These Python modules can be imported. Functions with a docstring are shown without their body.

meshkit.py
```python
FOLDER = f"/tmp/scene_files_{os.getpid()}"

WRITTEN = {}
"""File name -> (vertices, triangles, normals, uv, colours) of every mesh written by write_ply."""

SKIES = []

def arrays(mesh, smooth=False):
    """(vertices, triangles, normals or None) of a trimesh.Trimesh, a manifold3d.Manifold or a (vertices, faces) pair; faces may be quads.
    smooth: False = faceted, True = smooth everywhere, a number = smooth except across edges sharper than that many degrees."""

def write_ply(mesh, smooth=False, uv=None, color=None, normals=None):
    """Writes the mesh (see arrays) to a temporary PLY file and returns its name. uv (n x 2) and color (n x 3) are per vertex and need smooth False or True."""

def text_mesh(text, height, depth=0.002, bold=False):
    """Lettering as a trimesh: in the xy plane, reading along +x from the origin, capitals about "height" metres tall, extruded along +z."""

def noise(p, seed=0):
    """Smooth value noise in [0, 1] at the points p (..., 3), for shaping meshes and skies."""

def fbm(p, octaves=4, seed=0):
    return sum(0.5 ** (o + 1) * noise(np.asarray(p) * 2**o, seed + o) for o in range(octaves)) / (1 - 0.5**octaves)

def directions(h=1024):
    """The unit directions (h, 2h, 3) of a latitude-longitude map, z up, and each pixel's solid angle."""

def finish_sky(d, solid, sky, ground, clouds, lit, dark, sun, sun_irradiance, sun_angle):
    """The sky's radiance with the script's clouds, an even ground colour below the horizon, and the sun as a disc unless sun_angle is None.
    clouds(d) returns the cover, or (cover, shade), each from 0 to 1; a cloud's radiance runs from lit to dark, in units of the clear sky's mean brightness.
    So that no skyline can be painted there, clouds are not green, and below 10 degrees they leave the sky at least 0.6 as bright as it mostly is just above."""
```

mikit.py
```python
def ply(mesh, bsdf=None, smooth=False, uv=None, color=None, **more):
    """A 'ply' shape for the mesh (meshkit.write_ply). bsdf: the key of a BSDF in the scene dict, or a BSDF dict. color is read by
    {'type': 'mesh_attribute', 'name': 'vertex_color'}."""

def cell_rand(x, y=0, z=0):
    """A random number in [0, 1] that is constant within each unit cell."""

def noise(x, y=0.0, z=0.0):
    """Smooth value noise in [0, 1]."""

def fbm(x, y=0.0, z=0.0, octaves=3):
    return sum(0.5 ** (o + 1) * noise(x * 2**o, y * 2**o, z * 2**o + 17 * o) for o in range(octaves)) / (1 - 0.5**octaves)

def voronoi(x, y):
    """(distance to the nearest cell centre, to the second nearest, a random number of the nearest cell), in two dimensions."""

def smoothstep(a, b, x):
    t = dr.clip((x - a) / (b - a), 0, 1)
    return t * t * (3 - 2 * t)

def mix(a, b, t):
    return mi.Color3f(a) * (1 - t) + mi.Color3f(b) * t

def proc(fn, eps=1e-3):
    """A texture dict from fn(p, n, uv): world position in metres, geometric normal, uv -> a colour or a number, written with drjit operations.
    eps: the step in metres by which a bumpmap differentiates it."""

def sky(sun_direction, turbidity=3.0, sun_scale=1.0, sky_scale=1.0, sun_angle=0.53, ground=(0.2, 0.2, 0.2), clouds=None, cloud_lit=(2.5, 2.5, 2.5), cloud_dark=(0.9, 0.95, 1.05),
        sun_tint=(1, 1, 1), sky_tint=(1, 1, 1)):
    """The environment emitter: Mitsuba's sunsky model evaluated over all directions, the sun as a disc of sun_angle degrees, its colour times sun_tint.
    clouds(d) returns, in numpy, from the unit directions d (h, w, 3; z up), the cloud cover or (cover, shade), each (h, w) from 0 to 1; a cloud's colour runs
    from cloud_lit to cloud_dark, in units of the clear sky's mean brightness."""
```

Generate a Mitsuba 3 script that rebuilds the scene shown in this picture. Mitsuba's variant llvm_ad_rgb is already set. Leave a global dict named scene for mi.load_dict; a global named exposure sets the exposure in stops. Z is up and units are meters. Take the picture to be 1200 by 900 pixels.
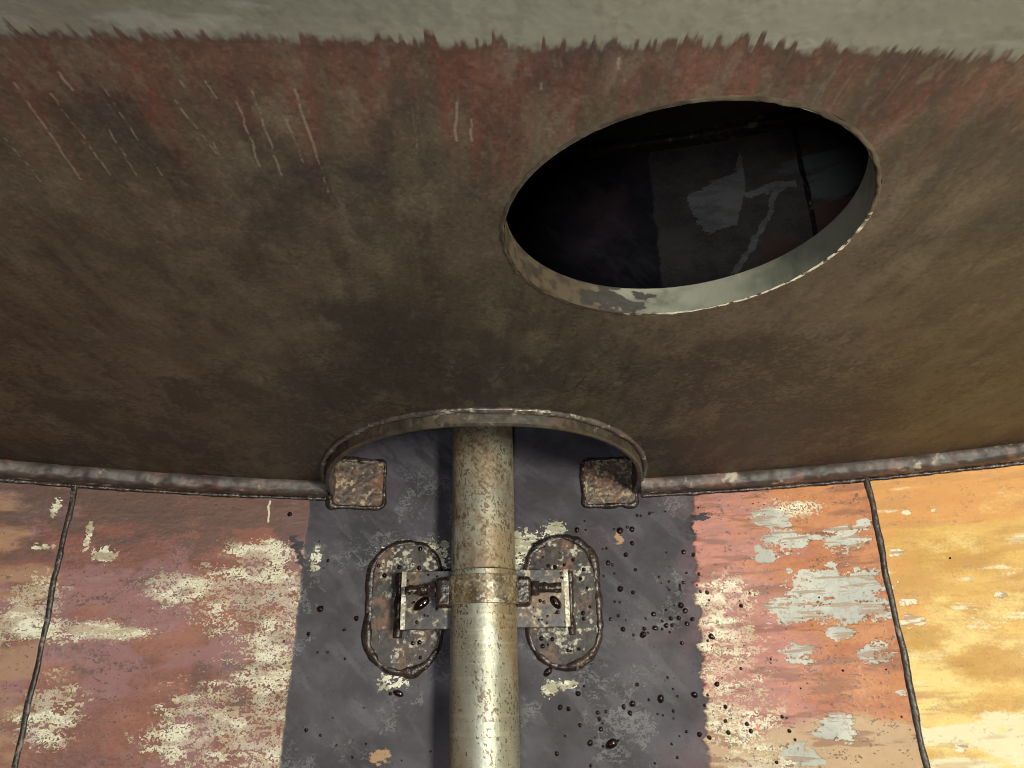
import math
import numpy as np
import trimesh
import drjit as dr
import mitsuba as mi
import mikit
from mikit import noise, fbm, smoothstep, mix
from shapely.geometry import Polygon, Point
from shapely import affinity

T = mi.ScalarTransform4f
R = 2.2                       # radius of the lying tank, metres; its lowest line is z = 0, its axis runs along y
EYE = np.array([-0.0077, 0.0, 0.7598]) * R
FWD = np.array([0.046323, 0.374244, -0.926173])
UP = np.array([0.00283, 0.927115, 0.374766])

# ------------------------------------------------------------------ camera, light, exposure
exposure = 0.0
scene = {"type": "scene"}
labels = {}
scene["camera"] = {
    "type": "perspective", "fov": 70.435, "fov_axis": "x", "near_clip": 0.02, "far_clip": 40.0,
    "to_world": T().look_at(origin=EYE.tolist(), target=(EYE + FWD).tolist(), up=UP.tolist()),
}
ADDED_LAMPS = [  # added lamps out of view: position, aim, radius of the lens, radiance
    ((0.80, -0.04, 2.35), (0.25, 0.15, 0.0), 0.18, (186, 178, 152)),
    ((-0.13, -0.14, 1.94), (0.05, 0.30, 0.2), 0.08, (112, 114, 116)),
]

# ------------------------------------------------------------------ where marks lie: angle from the lowest line and distance along the tank, in radii, then half sizes
# (droplets: then radius in mm; streaks and scribbles on the baffle: end points)
FAR_A = [(0.2515, 0.5424), (0.3118, 0.5692), (0.318, 0.5959), (0.3224, 0.5824), (0.3205, 0.5392), (0.3043, 0.4912), (0.2695, 0.4838), (0.2585, 0.5004), (0.2513, 0.5266)]
FAR_B = [(0.3187, 0.5348), (0.3516, 0.5422), (0.3786, 0.5379), (0.3769, 0.5275), (0.3559, 0.526), (0.344, 0.4955), (0.3193, 0.4576), (0.2967, 0.4248), (0.2886, 0.427), (0.3171, 0.4682), (0.3384, 0.4968), (0.348, 0.5279), (0.3194, 0.5261)]
PATCH_R = [(0.2898, 0.1435, 0.0178, 0.0077), (0.3008, 0.1189, 0.0174, 0.0092), (0.3267, 0.1214, 0.0109, 0.0033), (0.3557, 0.1176, 0.0181, 0.0098), (0.3756, 0.1302, 0.006, 0.0049), (0.2803, 0.1058, 0.0104, 0.0058), (0.2741, 0.1137, 0.004, 0.0033), (0.3006, 0.0915, 0.0031, 0.0032), (0.3399, 0.0934, 0.0053, 0.0032), (0.314, 0.0867, 0.0054, 0.004), (0.3406, 0.0749, 0.037, 0.0142), (0.2987, 0.054, 0.0229, 0.0102), (0.3369, 0.0539, 0.0237, 0.0132), (0.3686, 0.0525, 0.0172, 0.0099), (0.3367, 0.0317, 0.0103, 0.0053), (0.2964, 0.0156, 0.0128, 0.009), (0.3612, 0.0138, 0.0135, 0.0081), (0.3214, -0.043, 0.0128, 0.0056), (0.3182, -0.0534, 0.0156, 0.0069), (0.3785, -0.0203, 0.0055, 0.0028), (0.29, -0.0707, 0.0173, 0.009), (0.3976, 0.1008, 0.0058, 0.0039), (0.3982, 0.0564, 0.0063, 0.003), (0.3997, 0.0398, 0.0097, 0.0059), (0.4737, 0.059, 0.0038, 0.0029), (0.4158, -0.0644, 0.0058, 0.0033), (0.4369, 0.1402, 0.0028, 0.0024), (0.4141, 0.1391, 0.0036, 0.0024)]
PATCH_C = [(-0.4071, 0.1533, 0.0032, 0.0075), (-0.411, 0.1174, 0.0074, 0.0024), (-0.377, 0.1269, 0.0027, 0.0112), (-0.3626, 0.112, 0.0078, 0.0056), (-0.4042, 0.0482, 0.0112, 0.0068), (-0.4157, 0.0586, 0.007, 0.0057), (-0.3583, 0.047, 0.0141, 0.0046), (-0.3371, 0.0433, 0.0225, 0.0041), (-0.1714, 0.1131, 0.0046, 0.0101), (-0.0742, 0.1196, 0.0296, 0.0087), (-0.0524, 0.1135, 0.0139, 0.0138), (0.0399, 0.1253, 0.0195, 0.0123), (0.0698, 0.1423, 0.0089, 0.0071), (-0.0892, -0.0014, 0.0114, 0.0068), (0.0618, -0.0121, 0.0066, 0.0061), (0.0752, -0.0078, 0.0082, 0.0038), (0.0263, 0.1082, 0.0088, 0.0069), (-0.0844, 0.0435, 0.0067, 0.0032)]
FLAKE = [(-0.222, 0.118, 0.04, 0.014), (-0.2242, 0.0759, 0.0639, 0.0322), (-0.2039, 0.0293, 0.0387, 0.034), (-0.1929, -0.044, 0.0391, 0.0756), (-0.29, 0.0828, 0.03, 0.016), (-0.3646, 0.0448, 0.0495, 0.0091), (-0.409, 0.073, 0.0216, 0.0201), (-0.2488, -0.035, 0.0471, 0.0342), (-0.3792, -0.0169, 0.0232, 0.0244), (-0.4205, 0.0515, 0.0176, 0.0197), (0.237, 0.0684, 0.0281, 0.0204), (0.227, 0.0212, 0.0315, 0.0313), (0.2235, -0.0386, 0.0419, 0.0444), (0.2416, -0.0741, 0.037, 0.0175), (0.314, 0.1521, 0.0254, 0.011), (0.2891, 0.1496, 0.0162, 0.0069), (-0.203, 0.035, 0.024, 0.04), (-0.203, -0.01, 0.024, 0.04), (-0.205, -0.055, 0.028, 0.03), (-0.215, 0.085, 0.03, 0.025)]
DROPS = [(0.1582, 0.1537, 3.5), (0.1622, 0.1528, 3.2), (0.1711, 0.1552, 3.8), (0.1748, 0.1561, 1.9), (0.1874, 0.1565, 2.6), (0.1391, 0.1384, 7.7), (0.147, 0.142, 3.5), (0.1515, 0.1396, 6.4), (0.1333, 0.1403, 2.6), (0.1506, 0.1251, 4.8), (0.1433, 0.1138, 5.4), (0.124, 0.1208, 3.2), (0.1202, 0.1203, 2.2), (0.1248, 0.1061, 5.1), (0.1288, 0.1042, 3.2), (0.1518, 0.0984, 4.1), (0.1193, 0.0935, 2.5), (0.1304, 0.0954, 2.8), (0.135, 0.0801, 6.9), (0.1474, 0.0762, 4.7), (0.1749, 0.0905, 3.1), (0.1843, 0.1143, 2.2), (0.1862, 0.0999, 1.9), (0.1842, 0.0857, 3.1), (0.1835, 0.0777, 3.1), (0.1817, 0.0803, 1.8), (0.1764, 0.0843, 1.9), (0.2015, 0.1143, 5.6), (0.2021, 0.0935, 2.8), (0.1983, 0.0842, 3.7), (0.1944, 0.0812, 3.4), (0.1943, 0.0779, 3.7), (0.1935, 0.0624, 6.7), (0.1971, 0.057, 6.), (0.166, 0.0548, 5.5), (0.1822, 0.0503, 4.8), (0.1901, 0.0506, 4.8), (0.2031, 0.0489, 4.5), (0.1784, 0.0585, 2.7), (0.1738, 0.0482, 3.6), (0.1774, 0.0438, 5.1), (0.1829, 0.0439, 4.2), (0.1974, 0.0448, 4.8), (0.158, 0.051, 3.1), (0.1557, 0.0414, 4.6), (0.1663, 0.0417, 5.5), (0.173, 0.0407, 3.), (0.1234, 0.0514, 4.), (0.1313, 0.0542, 3.7), (0.1348, 0.0413, 5.5), (0.1383, 0.0499, 1.8), (0.1287, 0.0679, 2.8), (0.1337, 0.0672, 2.8), (0.2143, 0.0916, 3.7), (0.2109, 0.111, 4.3), (0.2199, 0.0738, 4.2), (0.2138, 0.0747, 3.), (0.221, 0.0663, 2.4), (0.2177, 0.061, 2.1), (0.0945, 0.1409, 5.9), (0.1037, 0.1405, 2.6), (0.1032, 0.1496, 2.3), (0.1869, 0.0628, 2.1), (0.2212, 0.1587, 2.5), (0.211, 0.081, 2.4), (0.1907, 0.0272, 4.1), (0.1445, -0.0093, 4.1), (0.0874, -0.0163, 5.8), (0.1385, -0.0261, 6.3), (0.1303, -0.0287, 4.7), (0.1356, -0.0342, 5.), (0.1656, -0.022, 7.5), (0.1543, -0.0229, 2.8), (0.1052, -0.0333, 4.1), (0.1063, -0.0388, 3.8), (0.1131, -0.0324, 3.2), (0.1093, -0.0423, 2.5), (0.0878, -0.0439, 3.8), (0.0697, -0.028, 5.4), (0.0777, -0.0295, 5.1), (0.0965, -0.0592, 5.6), (0.1163, -0.0604, 9.3, 1.5, 25.), (0.1228, -0.0576, 2.8), (0.1084, -0.0619, 2.8), (0.0648, -0.0676, 4.4), (0.096, -0.0782, 3.4), (0.1975, -0.0192, 6.2, 1.2, -20.), (0.1763, -0.0329, 3.4), (0.1982, -0.0531, 5.2), (0.2058, -0.0287, 3.1), (0.2068, -0.056, 4.2), (0.1739, -0.0036, 3.1), (0.1779, -0.0137, 2.2), (0.1615, -0.0355, 2.5), (0.1549, -0.077, 2.7), (0.1761, -0.0722, 3.3), (0.1721, -0.061, 3.1), (0.1814, -0.0204, 2.5), (0.1867, -0.0507, 3.1), (0.1542, 0.036, 7.1), (0.1448, 0.036, 3.3), (0.1591, 0.0376, 2.6), (0.1801, 0.0374, 2.6), (0.2207, 0.0314, 4.4), (0.2154, 0.0288, 3.1), (0.2097, -0.0196, 2.8), (0.1072, -0.0477, 5.), (0.1664, -0.0365, 2.5), (0.1759, -0.0396, 2.2), (0.18, -0.0545, 2.1), (0.0733, -0.053, 2.5), (0.0593, 0.0039, 7.8, 1.6, 40.), (0.0936, -0.0097, 2.6), (0.101, -0.0547, 1.9), (-0.1629, 0.0253, 2.5), (-0.1537, 0.0255, 3.1), (-0.1678, -0.0417, 3.6), (-0.1546, -0.0465, 2.7), (-0.1397, -0.0552, 2.1), (-0.125, -0.0657, 2.7), (-0.1167, -0.0245, 2.2), (-0.1443, -0.0322, 1.8), (-0.137, 0.0192, 2.5), (-0.0847, -0.0125, 6.9, 1.8, -20.), (-0.0925, -0.0126, 3.8), (-0.0883, -0.0107, 2.5), (-0.0533, -0.0629, 2.2), (-0.113, -0.0548, 2.4), (-0.0797, -0.0697, 1.8), (-0.1725, 0.0403, 1.9), (-0.2005, 0.1574, 5.1), (-0.1594, 0.1117, 3.7), (-0.1633, 0.0652, 6.8), (-0.1283, 0.0561, 5.4), (-0.1394, 0.0457, 3.2), (-0.1725, 0.0425, 4.2), (-0.1944, 0.0356, 2.4), (-0.163, 0.1044, 1.8), (-0.1694, 0.1306, 1.8), (-0.1175, 0.0769, 3.7)]
DROPS_R = [(0.2785, -0.0509, 4.3), (0.2741, -0.0391, 3.8), (0.2246, -0.0301, 4.5), (0.2419, -0.0448, 5.), (0.2448, -0.0508, 5.), (0.2191, 0.0326, 6.5), (0.2507, 0.0598, 4.7), (0.2714, 0.0104, 2.8), (0.333, -0.0007, 2.7), (0.3744, -0.0397, 2.5), (0.3694, -0.0005, 2.1), (0.2604, 0.0715, 2.9), (0.2823, -0.058, 3.2), (0.2777, -0.0403, 2.7), (0.223, -0.0422, 4.), (0.2244, -0.0518, 5.1), (0.2192, -0.0103, 5.8), (0.2431, 0.003, 3.4), (0.2636, -0.0764, 3.8), (0.2941, -0.0153, 2.2), (0.4413, 0.0936, 2.5), (0.3235, 0.0647, 2.2)]
STREAK = [((-0.1625, -0.4343), (-0.1660, -0.4851)), ((-0.1531, -0.4391), (-0.1530, -0.4822)), ((-0.1346, -0.4329), (-0.1330, -0.4819)), ((-0.1417, -0.4511), (-0.1430, -0.4820)), ((-0.1126, -0.4414), (-0.1069, -0.4712)), ((-0.0987, -0.4321), (-0.0976, -0.4399)), ((-0.0911, -0.4378), (-0.0930, -0.4760)), ((-0.0847, -0.4357), (-0.0860, -0.4811)), ((-0.0767, -0.4498), (-0.0758, -0.4732)), ((-0.0703, -0.4354), (-0.0695, -0.4919)), ((-0.1816, -0.4584), (-0.1823, -0.4864)), ((-0.0151, -0.4402), (-0.0157, -0.4599)), ((-0.0295, -0.4446), (-0.0313, -0.4674)), ((-0.0098, -0.4485), (-0.0099, -0.4598)), ((0.0386, -0.4192), (0.0391, -0.4235)), ((-0.1072, -0.4323), (-0.1071, -0.4350)), ((-0.1067, -0.4630), (-0.1067, -0.4707)), ((-0.1453, -0.4295), (-0.1450, -0.4370)), ((-0.0118, -0.4265), (-0.0117, -0.4322)), ((0.0142, -0.4305), (0.0145, -0.4332))]
SCRIB = [((-0.0194, -0.6892), (-0.0163, -0.6748)), ((-0.0163, -0.6748), (-0.0080, -0.6693)), ((-0.0166, -0.6922), (-0.0104, -0.7014)), ((-0.0104, -0.7014), (-0.0069, -0.6893)), ((0.0042, -0.6749), (0.0124, -0.6708)), ((0.0124, -0.6708), (0.0063, -0.6894)), ((0.0063, -0.6894), (0.0157, -0.7079)), ((0.0008, -0.7046), (0.0144, -0.6778)), ((0.0220, -0.6836), (0.0279, -0.6955)), ((0.0183, -0.6894), (0.0335, -0.6851)), ((0.0390, -0.7018), (0.0405, -0.6866)), ((0.0405, -0.6866), (0.0467, -0.6794)), ((0.0515, -0.7082), (0.0518, -0.6896)), ((0.0605, -0.7131), (0.0651, -0.6897))]

rng = np.random.default_rng(7)
YF = 0.1757 * R               # where the rounded foot bar of the baffle meets the floor
YB = 0.1877 * R               # front face of the baffle plate
YFAR = 0.615 * R              # the next baffle
SEAM_L, SEAM_R = -0.396, 0.386
HX, HZ, HR = 0.0854 * R, (1 - 0.518) * R, 0.0812 * R     # manhole in the baffle
NA, NB = 0.160, 0.243         # notch: half width and height, in radii


# ------------------------------------------------------------------ helpers
def put(key, mesh, bsdf, smooth=False, uv=None, **more):
    scene[key] = mikit.ply(mesh, bsdf, smooth, uv, **more)


def tag(key, label, category=None, group=None, kind=None):
    labels[key] = {"label": label}
    for k, v in (("category", category), ("group", group), ("kind", kind)):
        if v:
            labels[key][k] = v


def shell(u, y, h=0.0):
    """The point h above the inner face of the tank at angle u from the lowest line."""
    return np.stack([(R - h) * np.sin(u), y + 0 * u, R - (R - h) * np.cos(u)], -1)


def bend(mesh):
    """Lays a flat mesh (x across, y along, z up, in metres) on the curved floor."""
    v = np.array(mesh.vertices)
    m = mesh.copy()
    m.vertices = shell(v[:, 0] / R, v[:, 1], v[:, 2])
    return m


def grid(fn, a, b, na, nb):
    A, B = np.meshgrid(np.linspace(*a, na), np.linspace(*b, nb), indexing="ij")
    P = fn(A.ravel(), B.ravel())
    i = np.arange(na * nb).reshape(na, nb)
    q = np.stack([i[:-1, :-1], i[1:, :-1], i[1:, 1:], i[:-1, 1:]], -1).reshape(-1, 4)
    f = np.vstack([q[:, [0, 1, 2]], q[:, [0, 2, 3]]])
    return trimesh.Trimesh(P, f, process=False), np.stack([A.ravel(), B.ravel()], 1)


def tube(path, radius, sides=10, wob=0.0, seed=0, flat=1.0, up=None, closed=False, freq=60.0):
    """A bead along the path; wob makes its radius uneven."""
    import meshkit
    p = np.asarray(path, float)
    t = (np.roll(p, -1, 0) - np.roll(p, 1, 0)) if closed else np.gradient(p, axis=0)
    t /= np.linalg.norm(t, axis=1, keepdims=True)
    upv = np.broadcast_to(np.asarray([0, 0, 1.0] if up is None else up, float), p.shape)
    a = np.cross(t, upv)
    a /= np.linalg.norm(a, axis=1, keepdims=True)
    b = np.cross(a, t)
    ang = np.arange(sides) * 2 * np.pi / sides
    rad = np.broadcast_to(np.asarray(radius, float), (len(p),))[:, None] * np.ones(sides)
    off = np.cos(ang)[None, :, None] * a[:, None] + flat * np.sin(ang)[None, :, None] * b[:, None]
    v = p[:, None] + rad[..., None] * off
    if wob:
        n = meshkit.fbm(v * freq, 3, seed) + 0.6 * meshkit.noise(v * freq * 0.35, seed + 9) - 0.8
        v = p[:, None] + (rad * (1 + 2 * wob * n))[..., None] * off
    n_ = len(p)
    rows = np.arange(n_ if closed else n_ - 1)
    i, j = np.meshgrid(rows, np.arange(sides), indexing="ij")
    i2, j2 = (i + 1) % n_, (j + 1) % sides
    q = np.stack([i * sides + j, i * sides + j2, i2 * sides + j2, i2 * sides + j], -1).reshape(-1, 4)
    f = [q[:, [0, 2, 1]], q[:, [0, 3, 2]]]
    V = v.reshape(-1, 3)
    if not closed:
        V = np.vstack([V, p[:1], p[-1:]])
        k = np.arange(sides)
        f.append(np.stack([np.full(sides, n_ * sides), k, (k + 1) % sides], 1)[:, [0, 1, 2]])
        f.append(np.stack([np.full(sides, n_ * sides + 1), (n_ - 1) * sides + (k + 1) % sides, (n_ - 1) * sides + k], 1))
    m = trimesh.Trimesh(V, np.vstack(f), process=False)
    m.fix_normals()
    return m


def rounded_box(size, centre, r=0.004, seg=2):
    """A box with rounded edges (hull of eight small spheres)."""
    sx, sy, sz = (np.asarray(size) / 2 - r)
    s = trimesh.creation.icosphere(subdivisions=seg, radius=r)
    pts = np.vstack([s.vertices + [a * sx, b * sy, c * sz] for a in (-1, 1) for b in (-1, 1) for c in (-1, 1)])
    m = trimesh.convex.convex_hull(pts)
    m.apply_translation(centre)
    return m


def slab(poly, h, bevel=0.0025, z0=0.0):
    """A flat plate of the outline poly with a chamfered upper edge, finely enough cut to be bent."""
    body = trimesh.creation.extrude_polygon(poly, h - bevel, engine="earcut")
    top, n = poly.buffer(-bevel), 140
    ring = lambda g: np.array([g.exterior.interpolate(k / n, normalized=True).coords[0] for k in range(n)])
    lo, hi = ring(poly), ring(top)
    V = np.vstack([np.c_[lo, np.zeros(n)], np.c_[lo, np.full(n, h - bevel)], np.c_[hi, np.full(n, h)], [[*np.array(top.centroid.coords[0]), h]]])
    k = np.arange(n)
    k2 = (k + 1) % n
    F = []
    for a in (0, 1):
        F += [np.stack([a * n + k, a * n + k2, (a + 1) * n + k2], 1), np.stack([a * n + k, (a + 1) * n + k2, (a + 1) * n + k], 1)]
    F.append(np.stack([2 * n + k, 2 * n + k2, np.full(n, 3 * n)], 1))
    m = trimesh.Trimesh(V, np.vstack(F), process=False)
    m.apply_translation([0, 0, z0])
    return m


# ------------------------------------------------------------------ materials
def ellipses(a, b, spots):
    """Squared distance, in half sizes, to the nearest of the spots (centre and half sizes): below 1 inside."""
    best = mi.Float(99.0)
    for (ca, cb, ra, rb) in spots:
        best = dr.minimum(best, dr.square((a - ca) / ra) + dr.square((b - cb) / rb))
    return best


def inside(a, b, poly):
    """True inside the polygon."""
    odd = mi.Bool(False)
    for (ax, ay), (bx, by) in zip(poly, poly[1:] + poly[:1]):
        cross = ((ay > b) != (by > b)) & (a < (bx - ax) * (b - ay) / (by - ay + 1e-9) + ax)
        odd = odd ^ cross
    return odd


def n2(x, y, seed):
    """Smooth noise in the plane."""
    x, y = mi.Float(x), mi.Float(y)
    i, j = dr.floor(x), dr.floor(y)
    s, t = x - i, y - j
    s, t = s * s * s * (s * (s * 6 - 15) + 10), t * t * t * (t * (t * 6 - 15) + 10)
    c = mikit.cell_rand
    return dr.lerp(dr.lerp(c(i, j, seed), c(i + 1, j, seed), s), dr.lerp(c(i, j + 1, seed), c(i + 1, j + 1, seed), s), t)


def f2(x, y, seed, octaves=4, gain=0.55):
    """Fractal noise in the plane, each octave turned so that no lattice shows."""
    total, amp, norm = mi.Float(0.0), 1.0, 0.0
    for o in range(octaves):
        total += amp * n2(x, y, seed * 13 + o)
        norm += amp
        amp *= gain
        x, y = 1.63 * x - 1.21 * y + 5.3, 1.21 * x + 1.63 * y - 2.7
    return total / norm


def paint_fields(p):
    u = dr.atan2(p.x, R - p.z)
    v = p.y / R
    x, y = u * R, p.y
    big = f2(x * 5, y * 9, 1, 4)
    mid = f2(x * 26, y * 78, 2, 5)
    fine = f2(x * 130, y * 200, 3, 3)
    grit = f2(x * 290, y * 330, 4, 2)
    d = ellipses(u, v, PATCH_R)
    white = smoothstep(1.25, 1.05, d + (mid - 0.5) * 3.2 + (fine - 0.5) * 2.0 + (grit - 0.5) * 1.0)
    dc = ellipses(u, v, PATCH_C)
    cream = smoothstep(1.3, 0.9, dc + (mid - 0.5) * 3.4 + (fine - 0.5) * 4.2 + (grit - 0.5) * 2.5)
    df = ellipses(u, v, FLAKE)
    dens = smoothstep(2.3, 0.0, df + (big - 0.5) * 2.2)
    gr = 0.30 * mid + 0.36 * fine + 0.34 * grit
    flake = smoothstep(0.60, 0.67, gr + 0.07 * dens + 0.115 * dens * dens) * smoothstep(0.0, 0.15, dens)
    e = (f2(x * 40, y * 40, 5, 4) - 0.5) * 0.007
    strip = smoothstep(-0.1862, -0.1838, u + e * 0.5 - 0.03 * (v - 0.05)) * smoothstep(0.2125, 0.2080, u + e + (mid - 0.5) * 0.012 - 0.05 * (v - 0.05))
    return u, v, x, y, big, mid, fine, grit, white, cream, flake, strip


def floor_colour(p, n, uv):
    u, v, x, y, big, mid, fine, grit, white, cream, flake, strip = paint_fields(p)
    long = f2(x * 9, y * 30, 6, 5)                  # streaks across the tank
    tone = f2(x * 12, y * 16, 7, 4)
    gg = 0.5 * fine + 0.5 * grit
    rust = mix((0.17, 0.066, 0.050), (0.30, 0.125, 0.088), smoothstep(0.3, 0.7, 0.35 * big + 0.35 * long + 0.3 * gg))
    rust = mix(rust, (0.27, 0.135, 0.145), smoothstep(0.46, 0.62, tone) * 0.7)
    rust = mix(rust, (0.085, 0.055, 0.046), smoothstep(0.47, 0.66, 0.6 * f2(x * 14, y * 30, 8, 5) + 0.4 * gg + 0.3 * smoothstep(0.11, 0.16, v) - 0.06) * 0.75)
    # centre plate right of the strip: pinker, oranger towards the seam
    orange = mix((0.36, 0.125, 0.055), (0.48, 0.21, 0.085), smoothstep(0.3, 0.7, 0.6 * long + 0.4 * gg))
    pink = mix((0.36, 0.17, 0.15), (0.50, 0.22, 0.165), smoothstep(0.3, 0.7, 0.6 * mid + 0.4 * gg))
    right = mix(pink, orange, smoothstep(0.27, 0.33, u + (big - 0.5) * 0.12 + (mid - 0.5) * 0.04))
    right = mix(right, (0.46, 0.34, 0.20), smoothstep(0.44, 0.64, f2(x * 7, y * 12, 9, 5) + 0.9 * smoothstep(0.0, -0.09, v) - 0.45) * 0.8)
    right = mix(right, (0.20, 0.09, 0.06), smoothstep(0.56, 0.70, f2(x * 10, y * 60, 10, 4)) * 0.6)
    centre = dr.select(u > 0.0, right, rust)
    # right plate: amber paint streaked with cream, paler towards the viewer
    amber = mix((0.46, 0.26, 0.062), (0.60, 0.38, 0.105), smoothstep(0.3, 0.7, 0.7 * long + 0.3 * gg))
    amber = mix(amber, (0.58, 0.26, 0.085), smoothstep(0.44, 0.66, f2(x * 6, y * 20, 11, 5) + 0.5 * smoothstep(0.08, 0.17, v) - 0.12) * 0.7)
    worn = smoothstep(0.40, 0.66, f2(x * 7, y * 18, 12, 6) * 0.85 + 0.15 * gg + 0.36 * smoothstep(0.10, -0.08, v) - 0.18)  # cream streaks, denser towards the viewer
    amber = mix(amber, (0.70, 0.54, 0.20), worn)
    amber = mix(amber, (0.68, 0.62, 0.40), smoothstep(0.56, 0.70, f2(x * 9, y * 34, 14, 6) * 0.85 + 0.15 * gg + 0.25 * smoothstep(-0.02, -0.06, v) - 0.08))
    amber = mix(amber, (0.40, 0.21, 0.08), smoothstep(0.58, 0.74, f2(x * 9, y * 50, 15, 4)) * 0.4)
    left = mix(rust, (0.34, 0.20, 0.12), smoothstep(0.38, 0.60, long) * 0.8)
    col = dr.select(u > SEAM_R, amber, dr.select(u < SEAM_L, left, centre))
    creamc = mix((0.60, 0.57, 0.37), (0.72, 0.72, 0.56), smoothstep(0.35, 0.6, mid))
    creamc = mix(creamc, (0.44, 0.36, 0.22), smoothstep(0.50, 0.66, gg) * 0.7)
    col = mix(col, creamc, flake * (0.45 + 0.5 * smoothstep(0.4, 0.6, f2(x * 18, y * 36, 25, 4))))
    col = mix(col, (0.10, 0.06, 0.05), smoothstep(0.61, 0.67, 0.35 * f2(x * 45, y * 80, 16, 4) + 0.65 * gg) * dr.select(u > SEAM_R, 0.25, 0.75))     # pits down to the primer
    whitec = mix((0.38, 0.40, 0.36), (0.50, 0.51, 0.45), smoothstep(0.35, 0.65, tone))
    whitec = dr.select(u > SEAM_R, mi.Color3f(0.70, 0.62, 0.44), whitec)
    whitec = mix(whitec, (0.30, 0.20, 0.13), smoothstep(0.58, 0.68, f2(x * 16, y * 160, 17, 3)) * 0.8)   # layers of the peeled edge
    whitec = mix(whitec, (0.34, 0.30, 0.25), smoothstep(0.50, 0.66, gg) * 0.7)
    col = mix(col, whitec, white)
    # slate strip
    smear = f2(x * 14 + y * 10, y * 17, 18, 6)
    slate = mix((0.029, 0.026, 0.035), (0.052, 0.046, 0.060), smoothstep(0.3, 0.7, smear))
    slate = mix(slate, (0.026, 0.024, 0.030), smoothstep(0.46, 0.72, f2(x * 14 - y * 8, y * 12, 19, 6)) * 0.7)
    slate = mix(slate, (0.095, 0.056, 0.070), smoothstep(0.45, 0.62, f2(x * 6, y * 6, 20, 4)) * smoothstep(0.08, 0.17, u + (big - 0.5) * 0.1) * 0.75)
    slate = mix(slate, (0.085, 0.082, 0.095), smoothstep(0.54, 0.72, f2(x * 26 + y * 20, y * 16, 21, 5)) * 0.45)
    scale_ = smoothstep(0.565, 0.675, 0.35 * f2(x * 40, y * 50, 22, 3) + 0.3 * fine + 0.35 * grit + 0.22 * smoothstep(0.45, 0.68, f2(x * 7, y * 7, 23, 4)) - 0.155 + 0.05 * smoothstep(0.05, -0.04, v + (big - 0.5) * 0.1))
    slate = mix(slate, (0.19, 0.195, 0.205), scale_ * 0.5 * smoothstep(0.22, 0.18, v))
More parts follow.
